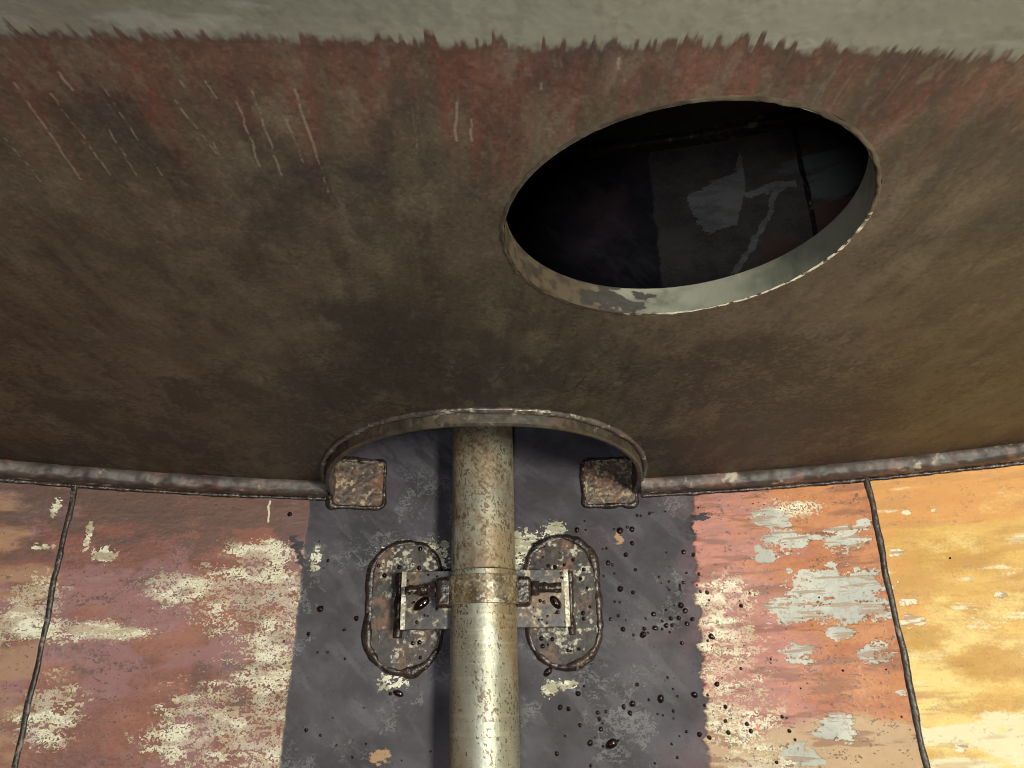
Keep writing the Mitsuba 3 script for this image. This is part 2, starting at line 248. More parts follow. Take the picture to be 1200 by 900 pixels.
    slate = mix(slate, (0.035, 0.03, 0.033), smoothstep(0.60, 0.70, gg) * 0.6)
    col = mix(col, slate, strip)
    col = mix(col, creamc, cream * (0.5 + 0.45 * smoothstep(0.38, 0.6, mid)))
    # beyond the baffle: darker grey brown with smooth grey and bluish places
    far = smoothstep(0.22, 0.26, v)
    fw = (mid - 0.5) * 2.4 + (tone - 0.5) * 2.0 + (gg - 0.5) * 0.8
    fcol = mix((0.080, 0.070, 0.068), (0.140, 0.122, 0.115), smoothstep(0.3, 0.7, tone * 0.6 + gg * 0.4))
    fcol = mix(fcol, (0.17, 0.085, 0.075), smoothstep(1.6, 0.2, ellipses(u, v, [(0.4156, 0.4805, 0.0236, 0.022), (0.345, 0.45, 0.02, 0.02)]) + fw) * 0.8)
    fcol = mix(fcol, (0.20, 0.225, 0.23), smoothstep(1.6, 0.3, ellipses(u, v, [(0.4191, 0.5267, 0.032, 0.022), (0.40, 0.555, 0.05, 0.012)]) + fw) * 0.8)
    fu, fv = u + (tone - 0.5) * 0.008 + (fine - 0.5) * 0.005, v + (mid - 0.5) * 0.012 + (fine - 0.5) * 0.006
    bare = dr.select(inside(fu, fv, FAR_A) | inside(fu, fv, FAR_B), mi.Float(1.0), mi.Float(0.0))
    fcol = mix(fcol, mix((0.22, 0.235, 0.23), (0.31, 0.32, 0.30), smoothstep(0.3, 0.7, tone * 0.5 + gg * 0.5)), bare * (0.65 + 0.3 * smoothstep(0.4, 0.6, mid)))
    fcol = mix(fcol, slate, smoothstep(0.2125, 0.2080, u + e_(x, y)))
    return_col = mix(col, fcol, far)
    # black scab and cracked line at the strip's edges, orange stains
    crack = dr.abs(u - (-0.2044 + (0.1594 - v) * 0.383) + (mid - 0.5) * 0.016)
    dark = smoothstep(0.0046, 0.0030, crack + (fine - 0.5) * 0.006) * smoothstep(0.08, 0.088, v) * smoothstep(0.140, 0.132, v)
    scab = ellipses(u, v, [(0.2095, 0.139, 0.005, 0.012), (0.221, 0.1495, 0.012, 0.0035)])
    dark = dr.maximum(dark, smoothstep(1.2, 0.9, scab + (mid - 0.5) * 3.0 + (fine - 0.5) * 3))
    col = mix(return_col, (0.03, 0.027, 0.03), dark)
    stain = ellipses(u, v, [(0.1372, 0.1296, 0.004, 0.0058), (-0.0991, -0.0662, 0.0075, 0.006)])
    col = mix(col, (0.42, 0.26, 0.13), smoothstep(1.5, 0.6, stain + (fine - 0.5) * 3.6) * 0.8)
    scratch = smoothstep(0.0012, 0.0006, dr.abs(u + 0.2210 + 0.02 * (v - 0.16) + (mid - 0.5) * 0.003)) * smoothstep(0.147, 0.150, v) * smoothstep(0.172, 0.169, v)
    return mix(col, (0.62, 0.58, 0.42), scratch)


def e_(x, y):
    return (f2(x * 40, y * 40, 5, 3) - 0.5) * 0.007


def floor_height(p, n, uv):
    u, v, x, y, big, mid, fine, grit, white, cream, flake, strip = paint_fields(p)
    paint = 1 - strip
    return (0.0006 * fine + 0.0002 * grit) * (0.4 + 0.6 * paint) + 0.0012 * mid * (0.15 + 0.85 * paint) + 0.002 * big + 0.0003 * flake * paint - 0.0010 * white * paint + 0.0005 * cream - 0.001 * strip


def floor_rough(p, n, uv):
    u = dr.atan2(p.x, R - p.z)
    return dr.clip(0.36 + 0.30 * f2(u * R * 12, p.y * 14, 24, 5), 0.40, 0.7)


def baffle_colour(p, n, uv):
    x, z = p.x, p.z
    u, w = x / R, z / R - 1
    fine = f2(x * 170, z * 170, 31, 3)
    run = f2(x * 70, z * 5.0, 32, 5)                # residue that ran along the plate
    blot = f2(x * 5, z * 4, 33, 5)
    mott = f2(x * 24, z * 15, 34, 6, 0.56)
    grain = mott * 0.5 + fine * 0.5
    # hairy level line
    lean = (w + 0.4127) * R * 0.25 * smoothstep(0.05, -0.12, u)
    h1 = smoothstep(0.50, 0.78, n2((x + lean) * 230, 0.5, 36)) * smoothstep(0.1, 0.7, n2(x * 37, 1.5, 37))
    h2 = smoothstep(0.50, 0.75, n2((x + lean) * 340, 0.5, 38)) * n2(x * 60, 1.5, 39)
    hair = (0.80 * h1 + 0.70 * h2) * (0.45 + 0.9 * smoothstep(0.3, 0.7, f2(x * 9, 0.5, 55, 3))) + 0.7 * (f2(x * 220, z * 120, 40, 2) - 0.5)
    edge = w - (-0.4150 + (f2(x * 4, 0.5, 41, 3) - 0.5) * 0.004 + 0.0062 * hair - 0.03 * smoothstep(0.08, 0.24, u) * (u - 0.06))
    clean = mix((0.078, 0.076, 0.060), (0.108, 0.106, 0.085), smoothstep(0.3, 0.7, f2(x * 5, z * 8, 42, 5)))
    clean = mix(clean, (0.0930, 0.0806, 0.0589), smoothstep(0.40, 0.65, f2(x * 3, z * 4, 43, 4)) * 0.7)
    clean = mix(clean, (0.1364, 0.1364, 0.1178), smoothstep(0.60, 0.74, f2(x * 10, z * 30, 44, 5)) * 0.6)
    clean = mix(clean, clean * 0.75, smoothstep(0.48, 0.65, grain) * 0.5)
    olive = mix((0.032, 0.0235, 0.0155), (0.054, 0.041, 0.027), smoothstep(0.3, 0.7, blot * 0.5 + grain * 0.5))
    olive = mix(olive, (0.0211, 0.0130, 0.0105), smoothstep(0.45, 0.68, run * 0.7 + fine * 0.3) * 0.7)
    tan = mix((0.044, 0.034, 0.0225), (0.066, 0.052, 0.0345), smoothstep(0.3, 0.7, blot * 0.5 + grain * 0.5))
    tan = mix(tan, (0.046, 0.032, 0.024), smoothstep(0.43, 0.64, f2(x * 8, z * 11, 45, 6)) * 0.65)
    side = smoothstep(0.38, 0.66, 0.55 * f2(x * 4, z * 3.5, 56, 5) + 0.45 * mott)
    col = mix(olive, tan, side)
    # reddish residue just under the level line
    red = mix((0.0279, 0.0136, 0.0105), (0.082, 0.029, 0.020), smoothstep(0.3, 0.7, 0.4 * run + 0.3 * blot + 0.3 * grain) * 1.0)
    red = mix(red, (0.060, 0.033, 0.025), side * 0.5)
    band = smoothstep(-0.480, -0.425, w + (run - 0.5) * 0.10 + (mott - 0.5) * 0.06)
    col = mix(col, red, band * 0.85)
    col = mix(col, (0.0136, 0.0118, 0.0130), smoothstep(0.42, 0.70, f2(x * 16, z * 10, 46, 6)) * smoothstep(-0.56, -0.5, w + (blot - 0.5) * 0.1) * (1 - side) * 0.6)
    col = mix(col, (0.0620, 0.0465, 0.0341), smoothstep(0.60, 0.72, f2(x * 60, z * 22, 47, 4)) * band * 0.6)
    # dark grainy dirt lower down
    dirt = f2(x * 9, z * 6.5, 48, 6, 0.62) + 0.13 * smoothstep(-0.62, -0.76, w + (blot - 0.5) * 0.1) - 0.035
    col = mix(col, (0.0136, 0.0105, 0.0081), smoothstep(0.42, 0.68, dirt + (grain - 0.5) * 0.8) * 0.75 * smoothstep(-0.55, -0.68, w + (blot - 0.5) * 0.16) * smoothstep(0.42, 0.30, u))
    scuff = smoothstep(1.9, 0.2, ellipses(u, w, [(0.185, -0.74, 0.060, 0.060), (0.235, -0.72, 0.05, 0.06), (0.27, -0.80, 0.07, 0.05), (0.16, -0.66, 0.035, 0.03)]) + (blot - 0.5) * 2)
    col = mix(col, (0.015, 0.011, 0.009), scuff * smoothstep(0.44, 0.56, 0.6 * f2(x * 22 + z * 9, z * 20, 54, 5, 0.62) + 0.4 * fine) * 0.75)
    stainc = ellipses(u, w, [(-0.01, -0.69, 0.055, 0.055), (-0.055, -0.66, 0.03, 0.05), (-0.08, -0.60, 0.02, 0.02)])
    col = mix(col, (0.0136, 0.0112, 0.0093), smoothstep(1.8, 0.2, stainc + (grain - 0.5) * 6 + (blot - 0.5) * 2) * 0.65)
    pale = smoothstep(0.54, 0.68, f2(x * 34, z * 18, 49, 6, 0.65) + 0.10 * 0.5 - 0.04)
    col = mix(col, (0.085, 0.071, 0.050), pale * (0.10 + 0.25 * side))
    # thin pale runs and scribbled marks
    ww = (f2(x * 20, z * 60, 50, 4) - 0.5) * 0.0014
    s = mi.Float(0.0)
    for (a, b) in STREAK:
        t = dr.clip((w - a[1]) / (b[1] - a[1]), 0, 1)
        dist = dr.sqrt(dr.square(u + ww - (a[0] + t * (b[0] - a[0]))) + dr.square(w - (a[1] + t * (b[1] - a[1]))))
        s = dr.maximum(s, smoothstep(0.0008, 0.0, dist - 0.0006 * (mott - 0.5)))
    col = mix(col, (0.115, 0.092, 0.070), s * smoothstep(0.38, 0.54, grain) * 0.9)
    hairline = smoothstep(0.66, 0.82, f2(x * 260, z * 9, 52, 3)) * smoothstep(-0.55, -0.47, w + (blot - 0.5) * 0.1)
    col = mix(col, (0.085, 0.068, 0.052), hairline * (1 - side) * 0.35 * smoothstep(0.35, 0.6, blot))
    s = mi.Float(0.0)
    for (a, b) in SCRIB:
        ax, az, bx, bz = a[0], a[1], b[0] - a[0], b[1] - a[1]
        t = dr.clip(((u - ax) * bx + (w - az) * bz) / (bx * bx + bz * bz), 0, 1)
        s = dr.maximum(s, smoothstep(0.0011, 0.0003, dr.sqrt(dr.square(u - ax - t * bx) + dr.square(w - az - t * bz)) + 0.001 * (fine - 0.5)))
    col = mix(col, (0.006, 0.005, 0.004), s * 0.6)
    spk = f2(x * 330, z * 300, 53, 2)
    col = mix(col, col * 0.45, smoothstep(0.54, 0.74, 0.5 * fine + 0.5 * spk) * 0.45)
    col = mix(col, col * 1.6 + mi.Color3f(0.008, 0.007, 0.006), smoothstep(0.46, 0.28, 0.5 * fine + 0.5 * spk) * 0.4)
    col = mix(col, (0.030, 0.019, 0.016), smoothstep(-0.007, 0.0, edge + (grain - 0.5) * 0.006) * 0.6)       # thick dried drips at the level line
    return mix(col, clean, smoothstep(-0.0016, 0.0026, edge))


def baffle_height(p, n, uv):
    x, z = p.x, p.z
    return 0.0004 * f2(x * 170, z * 170, 31, 3) + 0.0009 * f2(x * 28, z * 20, 34, 4) + 0.005 * f2(x * 3, z * 3, 51, 3)


def crust(dark, grey, pale, rust, scale, seed, p_pale, p_rust):
    """Corroded steel: grey and dark patches, pale scale, rust, all broken up by grit."""
    def fn(p, n, uv):
        x, y, z = p.x * scale, p.y * scale, p.z * scale + seed
        q = fbm(x * 9 + 0.4 * z, y * 9, z * 9, 3)
        a = fbm(x + 0.4 * y, y - 0.4 * x, z, 5)
        b = fbm(x * 2.3 + 0.7 * y + 11, y * 2.3 - 0.7 * x, z * 2.3, 5)
        col = mix(dark, grey, smoothstep(0.32, 0.66, 0.65 * a + 0.35 * q))
        col = mix(col, rust, smoothstep(p_rust - 0.10, p_rust + 0.10, 0.7 * fbm(x * 1.3 + 3, y * 1.3 + 9, z * 1.3, 5) + 0.3 * q) * 0.8)
        col = mix(col, pale, smoothstep(p_pale - 0.04, p_pale + 0.06, 0.55 * b + 0.45 * q))
        return mix(col, dark, smoothstep(0.53, 0.66, fbm(x * 6 + 5, y * 6 + 5, z * 6, 3)) * 0.7)
    return fn


def lump(scale, amp):
    return lambda p, n, uv: amp * fbm(p.x * scale, p.y * scale, p.z * scale, 4)


def bumpy(key, colour, rough, height=None, eps=1e-3, **more):
    b = {"type": "principled", "base_color": colour, "roughness": rough, **more}
    if height is not None:
        b = {"type": "bumpmap", "arbitrary": mikit.proc(height, eps), "scale": 1.0, "bsdf": b}
    scene[key] = {"type": "twosided", "bsdf": b}


def pipe_colour(p, n, uv):
    x, y, z = p.x, p.y, p.z
    a = fbm(x * 18 + 4 * y, y * 7, z * 18, 5)
    speck = fbm(x * 260 + 60 * y, y * 210, z * 260, 3)
    clus = fbm(x * 24 + 4, y * 13 + 6 * x, z * 24, 5)
    ringn = fbm(x * 5, y * 160, z * 5, 4)
    col = mix((0.26, 0.262, 0.205), (0.38, 0.385, 0.32), smoothstep(0.32, 0.66, 0.75 * a + 0.25 * speck))
    col = mix(col, (0.29, 0.22, 0.115), smoothstep(0.46, 0.64, fbm(x * 14 + 3 * y, y * 5, z * 14 + 3, 5)) * 0.75)
    col = mix(col, (0.44, 0.42, 0.32), smoothstep(0.52, 0.66, ringn) * 0.35)
    col = mix(col, (0.10, 0.07, 0.042), smoothstep(0.60, 0.68, speck + (clus - 0.5) * 0.55) * 0.85)
    return col


def plain_noise(a, b, scale, seed=0.0):
    return lambda p, n, uv: mix(a, b, smoothstep(0.35, 0.65, fbm(p.x * scale, p.y * scale, p.z * scale + seed, 4)))


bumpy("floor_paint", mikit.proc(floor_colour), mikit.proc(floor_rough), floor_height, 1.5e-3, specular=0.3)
bumpy("baffle_paint", mikit.proc(baffle_colour), 0.55, baffle_height, 1.2e-3, specular=0.4)
bumpy("wall_paint", mikit.proc(plain_noise((0.10, 0.098, 0.075), (0.16, 0.155, 0.12), 3.0)), 0.6)
bumpy("far_paint", mikit.proc(plain_noise((0.10, 0.098, 0.085), (0.17, 0.165, 0.14), 4.0)), 0.5)
bumpy("pipe_steel", mikit.proc(pipe_colour), 0.48, lump(90, 0.0009), metallic=0.6, specular=0.5)
def pipe_rusty(p, n, uv):
    x, y, z = p.x, p.y, p.z
    q = fbm(x * 150 + 20 * y, y * 130, z * 150, 3)
    a = fbm(x * 16 + 5 * y, y * 9, z * 16 + 7, 5)
    col = pipe_colour(p, n, uv)
    col = mix(col, (0.185, 0.125, 0.070), smoothstep(0.40, 0.62, 0.7 * a + 0.3 * q) * 0.75)
    return mix(col, (0.085, 0.055, 0.035), smoothstep(0.56, 0.66, 0.5 * fbm(x * 40, y * 24 + 9 * x, z * 40, 4) + 0.5 * q) * 0.7)


bumpy("pipe_rust", mikit.proc(pipe_rusty), 0.52, lump(90, 0.0011), metallic=0.45, specular=0.4)
bumpy("band_steel", mikit.proc(crust((0.07, 0.05, 0.03), (0.22, 0.19, 0.125), (0.34, 0.31, 0.23), (0.15, 0.085, 0.04), 26, 2.0, 0.58, 0.56)), 0.38, lump(120, 0.0008), metallic=0.3)
bumpy("pad_crust", mikit.proc(crust((0.020, 0.017, 0.016), (0.060, 0.051, 0.045), (0.42, 0.40, 0.31), (0.16, 0.085, 0.05), 17, 5.0, 0.585, 0.60)), 0.5, lump(90, 0.0012), specular=0.3)
bumpy("plate_crust", mikit.proc(crust((0.028, 0.026, 0.028), (0.070, 0.067, 0.069), (0.34, 0.30, 0.20), (0.19, 0.11, 0.05), 15, 8.0, 0.595, 0.59)), 0.42, lump(110, 0.0007), specular=0.35)
bumpy("corner_rust", mikit.proc(crust((0.032, 0.022, 0.017), (0.095, 0.062, 0.040), (0.30, 0.24, 0.14), (0.17, 0.070, 0.030), 22, 12.0, 0.57, 0.56)), 0.45, lump(90, 0.0022), specular=0.6)
bumpy("tar", mikit.proc(crust((0.012, 0.008, 0.007), (0.034, 0.023, 0.018), (0.12, 0.10, 0.075), (0.060, 0.034, 0.022), 22, 44.0, 0.62, 0.56)), 0.34, lump(130, 0.0022), specular=0.45)
bumpy("weld", mikit.proc(crust((0.025, 0.020, 0.019), (0.075, 0.067, 0.062), (0.24, 0.22, 0.18), (0.07, 0.04, 0.026), 18, 17.0, 0.61, 0.60)), 0.3, specular=0.6)
bumpy("seam_weld", mikit.proc(crust((0.018, 0.014, 0.012), (0.045, 0.036, 0.032), (0.16, 0.14, 0.115), (0.045, 0.026, 0.018), 14, 14.0, 0.60, 0.60)), 0.42, lump(120, 0.002), specular=0.4)
bumpy("foot_bar", mikit.proc(crust((0.034, 0.027, 0.024), (0.080, 0.062, 0.053), (0.34, 0.30, 0.23), (0.17, 0.09, 0.07), 9, 22.0, 0.63, 0.57)), 0.55, lump(70, 0.0012), specular=0.6)
bumpy("collar_steel", mikit.proc(crust((0.022, 0.018, 0.015), (0.055, 0.046, 0.033), (0.13, 0.115, 0.08), (0.07, 0.045, 0.03), 12, 27.0, 0.64, 0.62)), 0.38, lump(70, 0.0012))
bumpy("lit_edge_cream", mikit.proc(crust((0.20, 0.17, 0.11), (0.42, 0.38, 0.27), (0.72, 0.68, 0.55), (0.22, 0.15, 0.09), 30, 35.0, 0.50, 0.62)), 0.45, lump(140, 0.002))  # pale cream that carries the lit look of the bracket edges


def lip_colour(p, n, uv):
    a = dr.atan2(p.z - HZ, p.x - HX)
    g = fbm(p.x * 45, p.y * 45, p.z * 45, 4)
    col = mix((0.022, 0.017, 0.012), (0.048, 0.038, 0.026), smoothstep(0.35, 0.65, g))
    bare = smoothstep(-1.75, -1.45, a + (g - 0.5) * 1.2) * smoothstep(0.15, -0.25, a + (g - 0.5) * 1.2)   # chipped down to bare metal here
    return mix(col, (0.50, 0.47, 0.37), bare * smoothstep(0.36, 0.48, fbm(p.x * 150, p.y * 150, p.z * 150, 3)))


def neck_colour(p, n, uv):
    a = dr.atan2(p.z - HZ, p.x - HX)
    g = fbm(p.x * 20, p.y * 35, p.z * 20, 5)
    h = fbm(p.x * 60, p.y * 100, p.z * 60 + 4, 4)
    paint = mix((0.075, 0.080, 0.062), (0.125, 0.127, 0.100), smoothstep(0.35, 0.65, g))
    brown = mix((0.024, 0.018, 0.013), (0.050, 0.038, 0.025), smoothstep(0.35, 0.65, h))
    keep_ = smoothstep(-1.95, -1.35, a + (g - 0.5) * 1.6 + (h - 0.5) * 1.2)                  # residue covers the left side of the neck
    black = ellipses(a, (p.y - YB) / 0.034, [(-1.75, 0.5, 0.22, 0.5)])
    col = mix(brown, paint, keep_)
    return mix(col, (0.022, 0.019, 0.016), smoothstep(1.3, 0.9, black + (h - 0.5) * 5 + (g - 0.5) * 2))


bumpy("manhole_lip", mikit.proc(lip_colour), 0.45, lump(140, 0.0015))
bumpy("rim_paint", mikit.proc(neck_colour), 0.45, lump(90, 0.0009))
bumpy("drop_liquid", {"type": "rgb", "value": (0.008, 0.003, 0.003)}, 0.07, specular=0.8)
bumpy("spatter_bead", {"type": "rgb", "value": (0.06, 0.05, 0.045)}, 0.16, specular=0.8)
bumpy("added_lamp_housing", {"type": "rgb", "value": (0.03, 0.03, 0.032)}, 0.45)

# ------------------------------------------------------------------ the tank
tag("tank_floor", "curved painted steel floor of the tank, dark strip down the middle, peeling red and amber paint either side", kind="structure")
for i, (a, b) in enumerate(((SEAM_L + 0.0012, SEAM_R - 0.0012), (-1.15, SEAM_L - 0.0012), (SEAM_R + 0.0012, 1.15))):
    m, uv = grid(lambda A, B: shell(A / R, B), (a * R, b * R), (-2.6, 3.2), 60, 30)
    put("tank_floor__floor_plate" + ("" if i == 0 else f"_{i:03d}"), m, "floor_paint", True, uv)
labels["tank_floor__floor_plate_001"] = {"label": "brownish red floor plate left of the left weld seam"}
labels["tank_floor__floor_plate_002"] = {"label": "amber yellow floor plate streaked with cream, right of the right weld seam"}
for i, s in enumerate((SEAM_L, SEAM_R)):
    y = np.linspace(-1.2, YFAR - 0.01, 700)
    wig = 0.0012 * np.sin(y * 23 + i) + 0.0008 * np.sin(y * 61)
    m = tube(shell(s + wig / R, y, 0.001), 0.0062 if i else 0.0052, 12, 0.25, 3 + i, 0.5, up=(-math.sin(s), 0, math.cos(s)), freq=70)
    put("tank_floor__weld_seam" + ("" if i == 0 else "_001"), m, "seam_weld", True)
tag("tank_wall", "grey painted upper shell of the tank above the floor plates", kind="structure")
m, _ = grid(lambda A, B: shell(A, B, 0.0), (1.153, 2 * np.pi - 1.153), (-2.6, 3.2), 90, 4)
put("tank_wall__upper_shell", m, "wall_paint", True)
disk = trimesh.creation.cylinder(R + 0.01, 0.02, sections=128)
disk.apply_transform(trimesh.transformations.rotation_matrix(np.pi / 2, [1, 0, 0]))
d1 = disk.copy(); d1.apply_translation([0, -2.6, R])
d2 = disk.copy(); d2.apply_translation([0, 3.2, R])
put("tank_wall__end_plate", d1, "wall_paint")
put("tank_wall__end_plate_001", d2, "far_paint")

# ------------------------------------------------------------------ the baffle
tag("baffle", "brown stained upright baffle plate with a round manhole and an arched notch", "baffle")


def notch_pts(a, b, n=120):
    """The notch outline from the floor on the left over the top to the floor on the right; squarer than an ellipse at its feet."""
    t = np.linspace(np.pi, 0, n)
    c, s = np.cos(t), np.sin(t)
    return np.c_[a * R * np.sign(c) * np.abs(c) ** 0.86 - 0.001 * R, b * R * np.abs(s) ** 1.0]


N = notch_pts(NA, NB)
outline = Point(0, R).buffer(0.982 * R, 96)
hole = Point(HX, HZ).buffer(HR + 0.004, 64)
notch = Polygon(np.vstack([[N[0, 0], -0.3], N, [N[-1, 0], -0.3]]))
plate = outline.difference(hole).difference(notch)
m = trimesh.creation.extrude_polygon(plate, 0.012, engine="earcut")
v = np.array(m.vertices)
m.vertices = np.c_[v[:, 0], YB + 0.012 - v[:, 2], v[:, 1]]
m.fix_normals()
v = np.array(m.vertices)
m2 = trimesh.Trimesh(v[m.faces].reshape(-1, 3), np.arange(len(m.faces) * 3).reshape(-1, 3), process=False)
v = np.array(m2.vertices)
put("baffle__plate", m2, "baffle_paint", False, np.c_[v[:, 0] + 0.7 * v[:, 1], v[:, 2] + 0.3 * v[:, 1]])

# rounded bar along the foot of the baffle
prof = [(YF + 0.0005, 0.0), (YF, 0.008)]
rr, depth, hh = 0.012, YB - YF, 0.040
for a in np.linspace(0, np.pi / 2, 8):
    prof.append((YF + rr - rr * math.cos(a), hh - rr + rr * math.sin(a)))
prof += [(YB - 0.006, hh + 0.0015), (YB - 0.001, hh + 0.006), (YB + 0.002, hh + 0.009)]
prof = np.array(prof)
feet = NA + 0.004


def bar(u0, u1, n):
    import meshkit
    U = np.linspace(u0, u1, n)
    V, F, k = [], [], len(prof)
    for u in U:
        h = prof[:, 1] + 0.0
        V.append(shell(np.full(k, u), prof[:, 0], h))
    V = np.array(V)
    nz = meshkit.fbm(V * 45, 4, 5) - 0.5
    V[:, 2:, 1] -= 0.007 * nz[:, 2:]
    V[:, 2:, 2] += 0.009 * nz[:, 2:]
    i, j = np.meshgrid(np.arange(n - 1), np.arange(k - 1), indexing="ij")
    q = np.stack([i * k + j, (i + 1) * k + j, (i + 1) * k + j + 1, i * k + j + 1], -1).reshape(-1, 4)
    U_, P_ = np.meshgrid(U * R, np.r_[0, np.cumsum(np.linalg.norm(np.diff(prof, axis=0), axis=1))], indexing="ij")
    return trimesh.Trimesh(V.reshape(-1, 3), np.vstack([q[:, [0, 1, 2]], q[:, [0, 2, 3]]]), process=False), np.c_[U_.ravel(), P_.ravel()]


for i, (a, b) in enumerate(((-1.6, -feet), (feet, 1.6))):
    m, uv = bar(a, b, 700)
    put("baffle__foot_bar" + ("" if i == 0 else "_001"), m, "foot_bar", True, uv)
    U = np.linspace(a, b, 900)
    bead = tube(shell(U, YF - 0.003 + 0 * U, 0.000), 0.0055, 8, 0.4, 20 + i, 0.7, freq=60)
    put("baffle__weld_bead" + ("" if i == 0 else "_001"), bead, "tar", True)

# collar round the notch: a bent flat bar standing a little out of the plate, and its weld
def collar(front, back, thick, n=160):
    o, c = notch_pts(NA, NB, n), []
    t = np.gradient(o, axis=0)
    t /= np.linalg.norm(t, axis=1, keepdims=True)
    nrm = np.c_[t[:, 1], -t[:, 0]]                    # towards the inside of the notch
    inn = o + nrm * thick
    b = 0.003
    ring = [(o + nrm * 0.0, back), (o, front + b), (o + nrm * b, front), (inn - nrm * b, front), (inn, front + b), (inn, back)]
    V = np.array([np.c_[q[:, 0], np.full(n, y), q[:, 1]] for q, y in ring]).transpose(1, 0, 2)
    V[:, :, 2] = np.maximum(V[:, :, 2], 0.0)
    k = len(ring)
    i, j = np.meshgrid(np.arange(n - 1), np.arange(k), indexing="ij")
    j2 = (j + 1) % k
    q = np.stack([i * k + j, (i + 1) * k + j, (i + 1) * k + j2, i * k + j2], -1).reshape(-1, 4)
    s = np.r_[0, np.cumsum(np.linalg.norm(np.diff(o, axis=0), axis=1))]
    m = trimesh.Trimesh(V.reshape(-1, 3), np.vstack([q[:, [0, 1, 2]], q[:, [0, 2, 3]]]), process=False)
    m.fix_normals()
    vv = np.array(m.vertices)
    return m, np.c_[np.repeat(s, k) , vv[:, 1] + 0.5 * vv[:, 2]]


m, uv = collar(YB - 0.026, YB + 0.016, 0.011)
put("baffle__notch_collar", m, "collar_steel", 40)
o = notch_pts(NA + 0.0025, NB + 0.0025, 500)
o = o[o[:, 1] > 0.06]
put("baffle__weld_bead_002", tube(np.c_[o[:, 0], np.full(len(o), YB - 0.002), o[:, 1]], 0.0065, 10, 0.4, 31, 0.8, up=(0, -1, 0), freq=55), "weld", True)

# manhole: a short neck with a chipped front lip
ang = np.linspace(0, 2 * np.pi, 161)[:-1]


def neck(profile, key, bsdf, wob=0.0):
    import meshkit
    k = len(profile)
    V = np.array([[(HX + r * math.cos(a), y, HZ + r * math.sin(a)) for (r, y) in profile] for a in ang])
    if wob:
        V += wob * (meshkit.fbm(V * 90, 3, 2)[..., None] - 0.5) * np.array([1, 1, 1])
    n = len(ang)
    i, j = np.meshgrid(np.arange(n), np.arange(k - 1), indexing="ij")
    i2 = (i + 1) % n
    q = np.stack([i * k + j, i2 * k + j, i2 * k + j + 1, i * k + j + 1], -1).reshape(-1, 4)
    put(key, trimesh.Trimesh(V.reshape(-1, 3), np.vstack([q[:, [0, 1, 2]], q[:, [0, 2, 3]]]), process=False), bsdf, 50)


neck([(HR + 0.0042, YB + 0.001), (HR + 0.0042, YB - 0.0004), (HR + 0.0015, YB - 0.0012), (HR, YB - 0.0005)], "baffle__manhole_lip", "manhole_lip", 0.003)
neck([(HR - 0.0003, YB - 0.0005), (HR - 0.0005, YB + 0.034), (HR + 0.006, YB + 0.036), (HR + 0.008, YB + 0.013)], "baffle__manhole_neck", "rim_paint")

# the next baffle, seen through the manhole
tag("baffle_001", "far dark baffle plate seen dimly through the manhole", "baffle")
m = trimesh.creation.extrude_polygon(Point(0, R).buffer(0.985 * R, 96), 0.012, engine="earcut")
v = np.array(m.vertices)
m.vertices = np.c_[v[:, 0], YFAR + 0.024 + v[:, 2], v[:, 1]]
m.fix_normals()
put("baffle_001__plate", m, "far_paint")
keep, prof = prof, prof + [YFAR - YF, 0]
m, uv = bar(-1.2, 1.2, 300)
put("baffle_001__foot_bar", m, "foot_bar", True, uv)
prof = keep

# ------------------------------------------------------------------ the pipe, its clamp and brackets
PR, PX = 0.0313 * R, -0.0033 * R
PZ = 1.42 * PR


def lathe(profile, sections=72):
    """profile: (radius, y) rows, turned about the pipe's axis."""
    p = np.array(profile)
    a = np.linspace(0, 2 * np.pi, sections + 1)[:-1]
    V = np.array([[(PX + r * math.cos(t), y, PZ + r * math.sin(t)) for (r, y) in p] for t in a])
    n, k = sections, len(p)
    i, j = np.meshgrid(np.arange(n), np.arange(k - 1), indexing="ij")
    i2 = (i + 1) % n
    q = np.stack([i * k + j, i2 * k + j, i2 * k + j + 1, i * k + j + 1], -1).reshape(-1, 4)
    uv = np.array([[(t * PR, y) for (r, y) in p] for t in a]).reshape(-1, 2)
    m = trimesh.Trimesh(V.reshape(-1, 3), np.vstack([q[:, [0, 2, 1]], q[:, [0, 3, 2]]]), process=False)
    return m, uv


tag("pipe", "speckled greenish tan steel pipe running along the tank floor and out through the arched notch", "pipe")
CY0, CY1 = 0.0625 * R, 0.0885 * R
for i, (a, b, r) in enumerate(((-1.6, CY1 + 0.012, PR), (CY1 + 0.0125, YFAR, PR * 0.985))):
    m, uv = lathe([(r - 0.004, a - 0.0002), (r, a + 0.0012), (r, (a + b) / 2), (r, b - 0.0012), (r - 0.004, b + 0.0002)])
    put("pipe__tube" + ("" if i == 0 else "_001"), m, "pipe_steel" if i == 0 else "pipe_rust", 40)

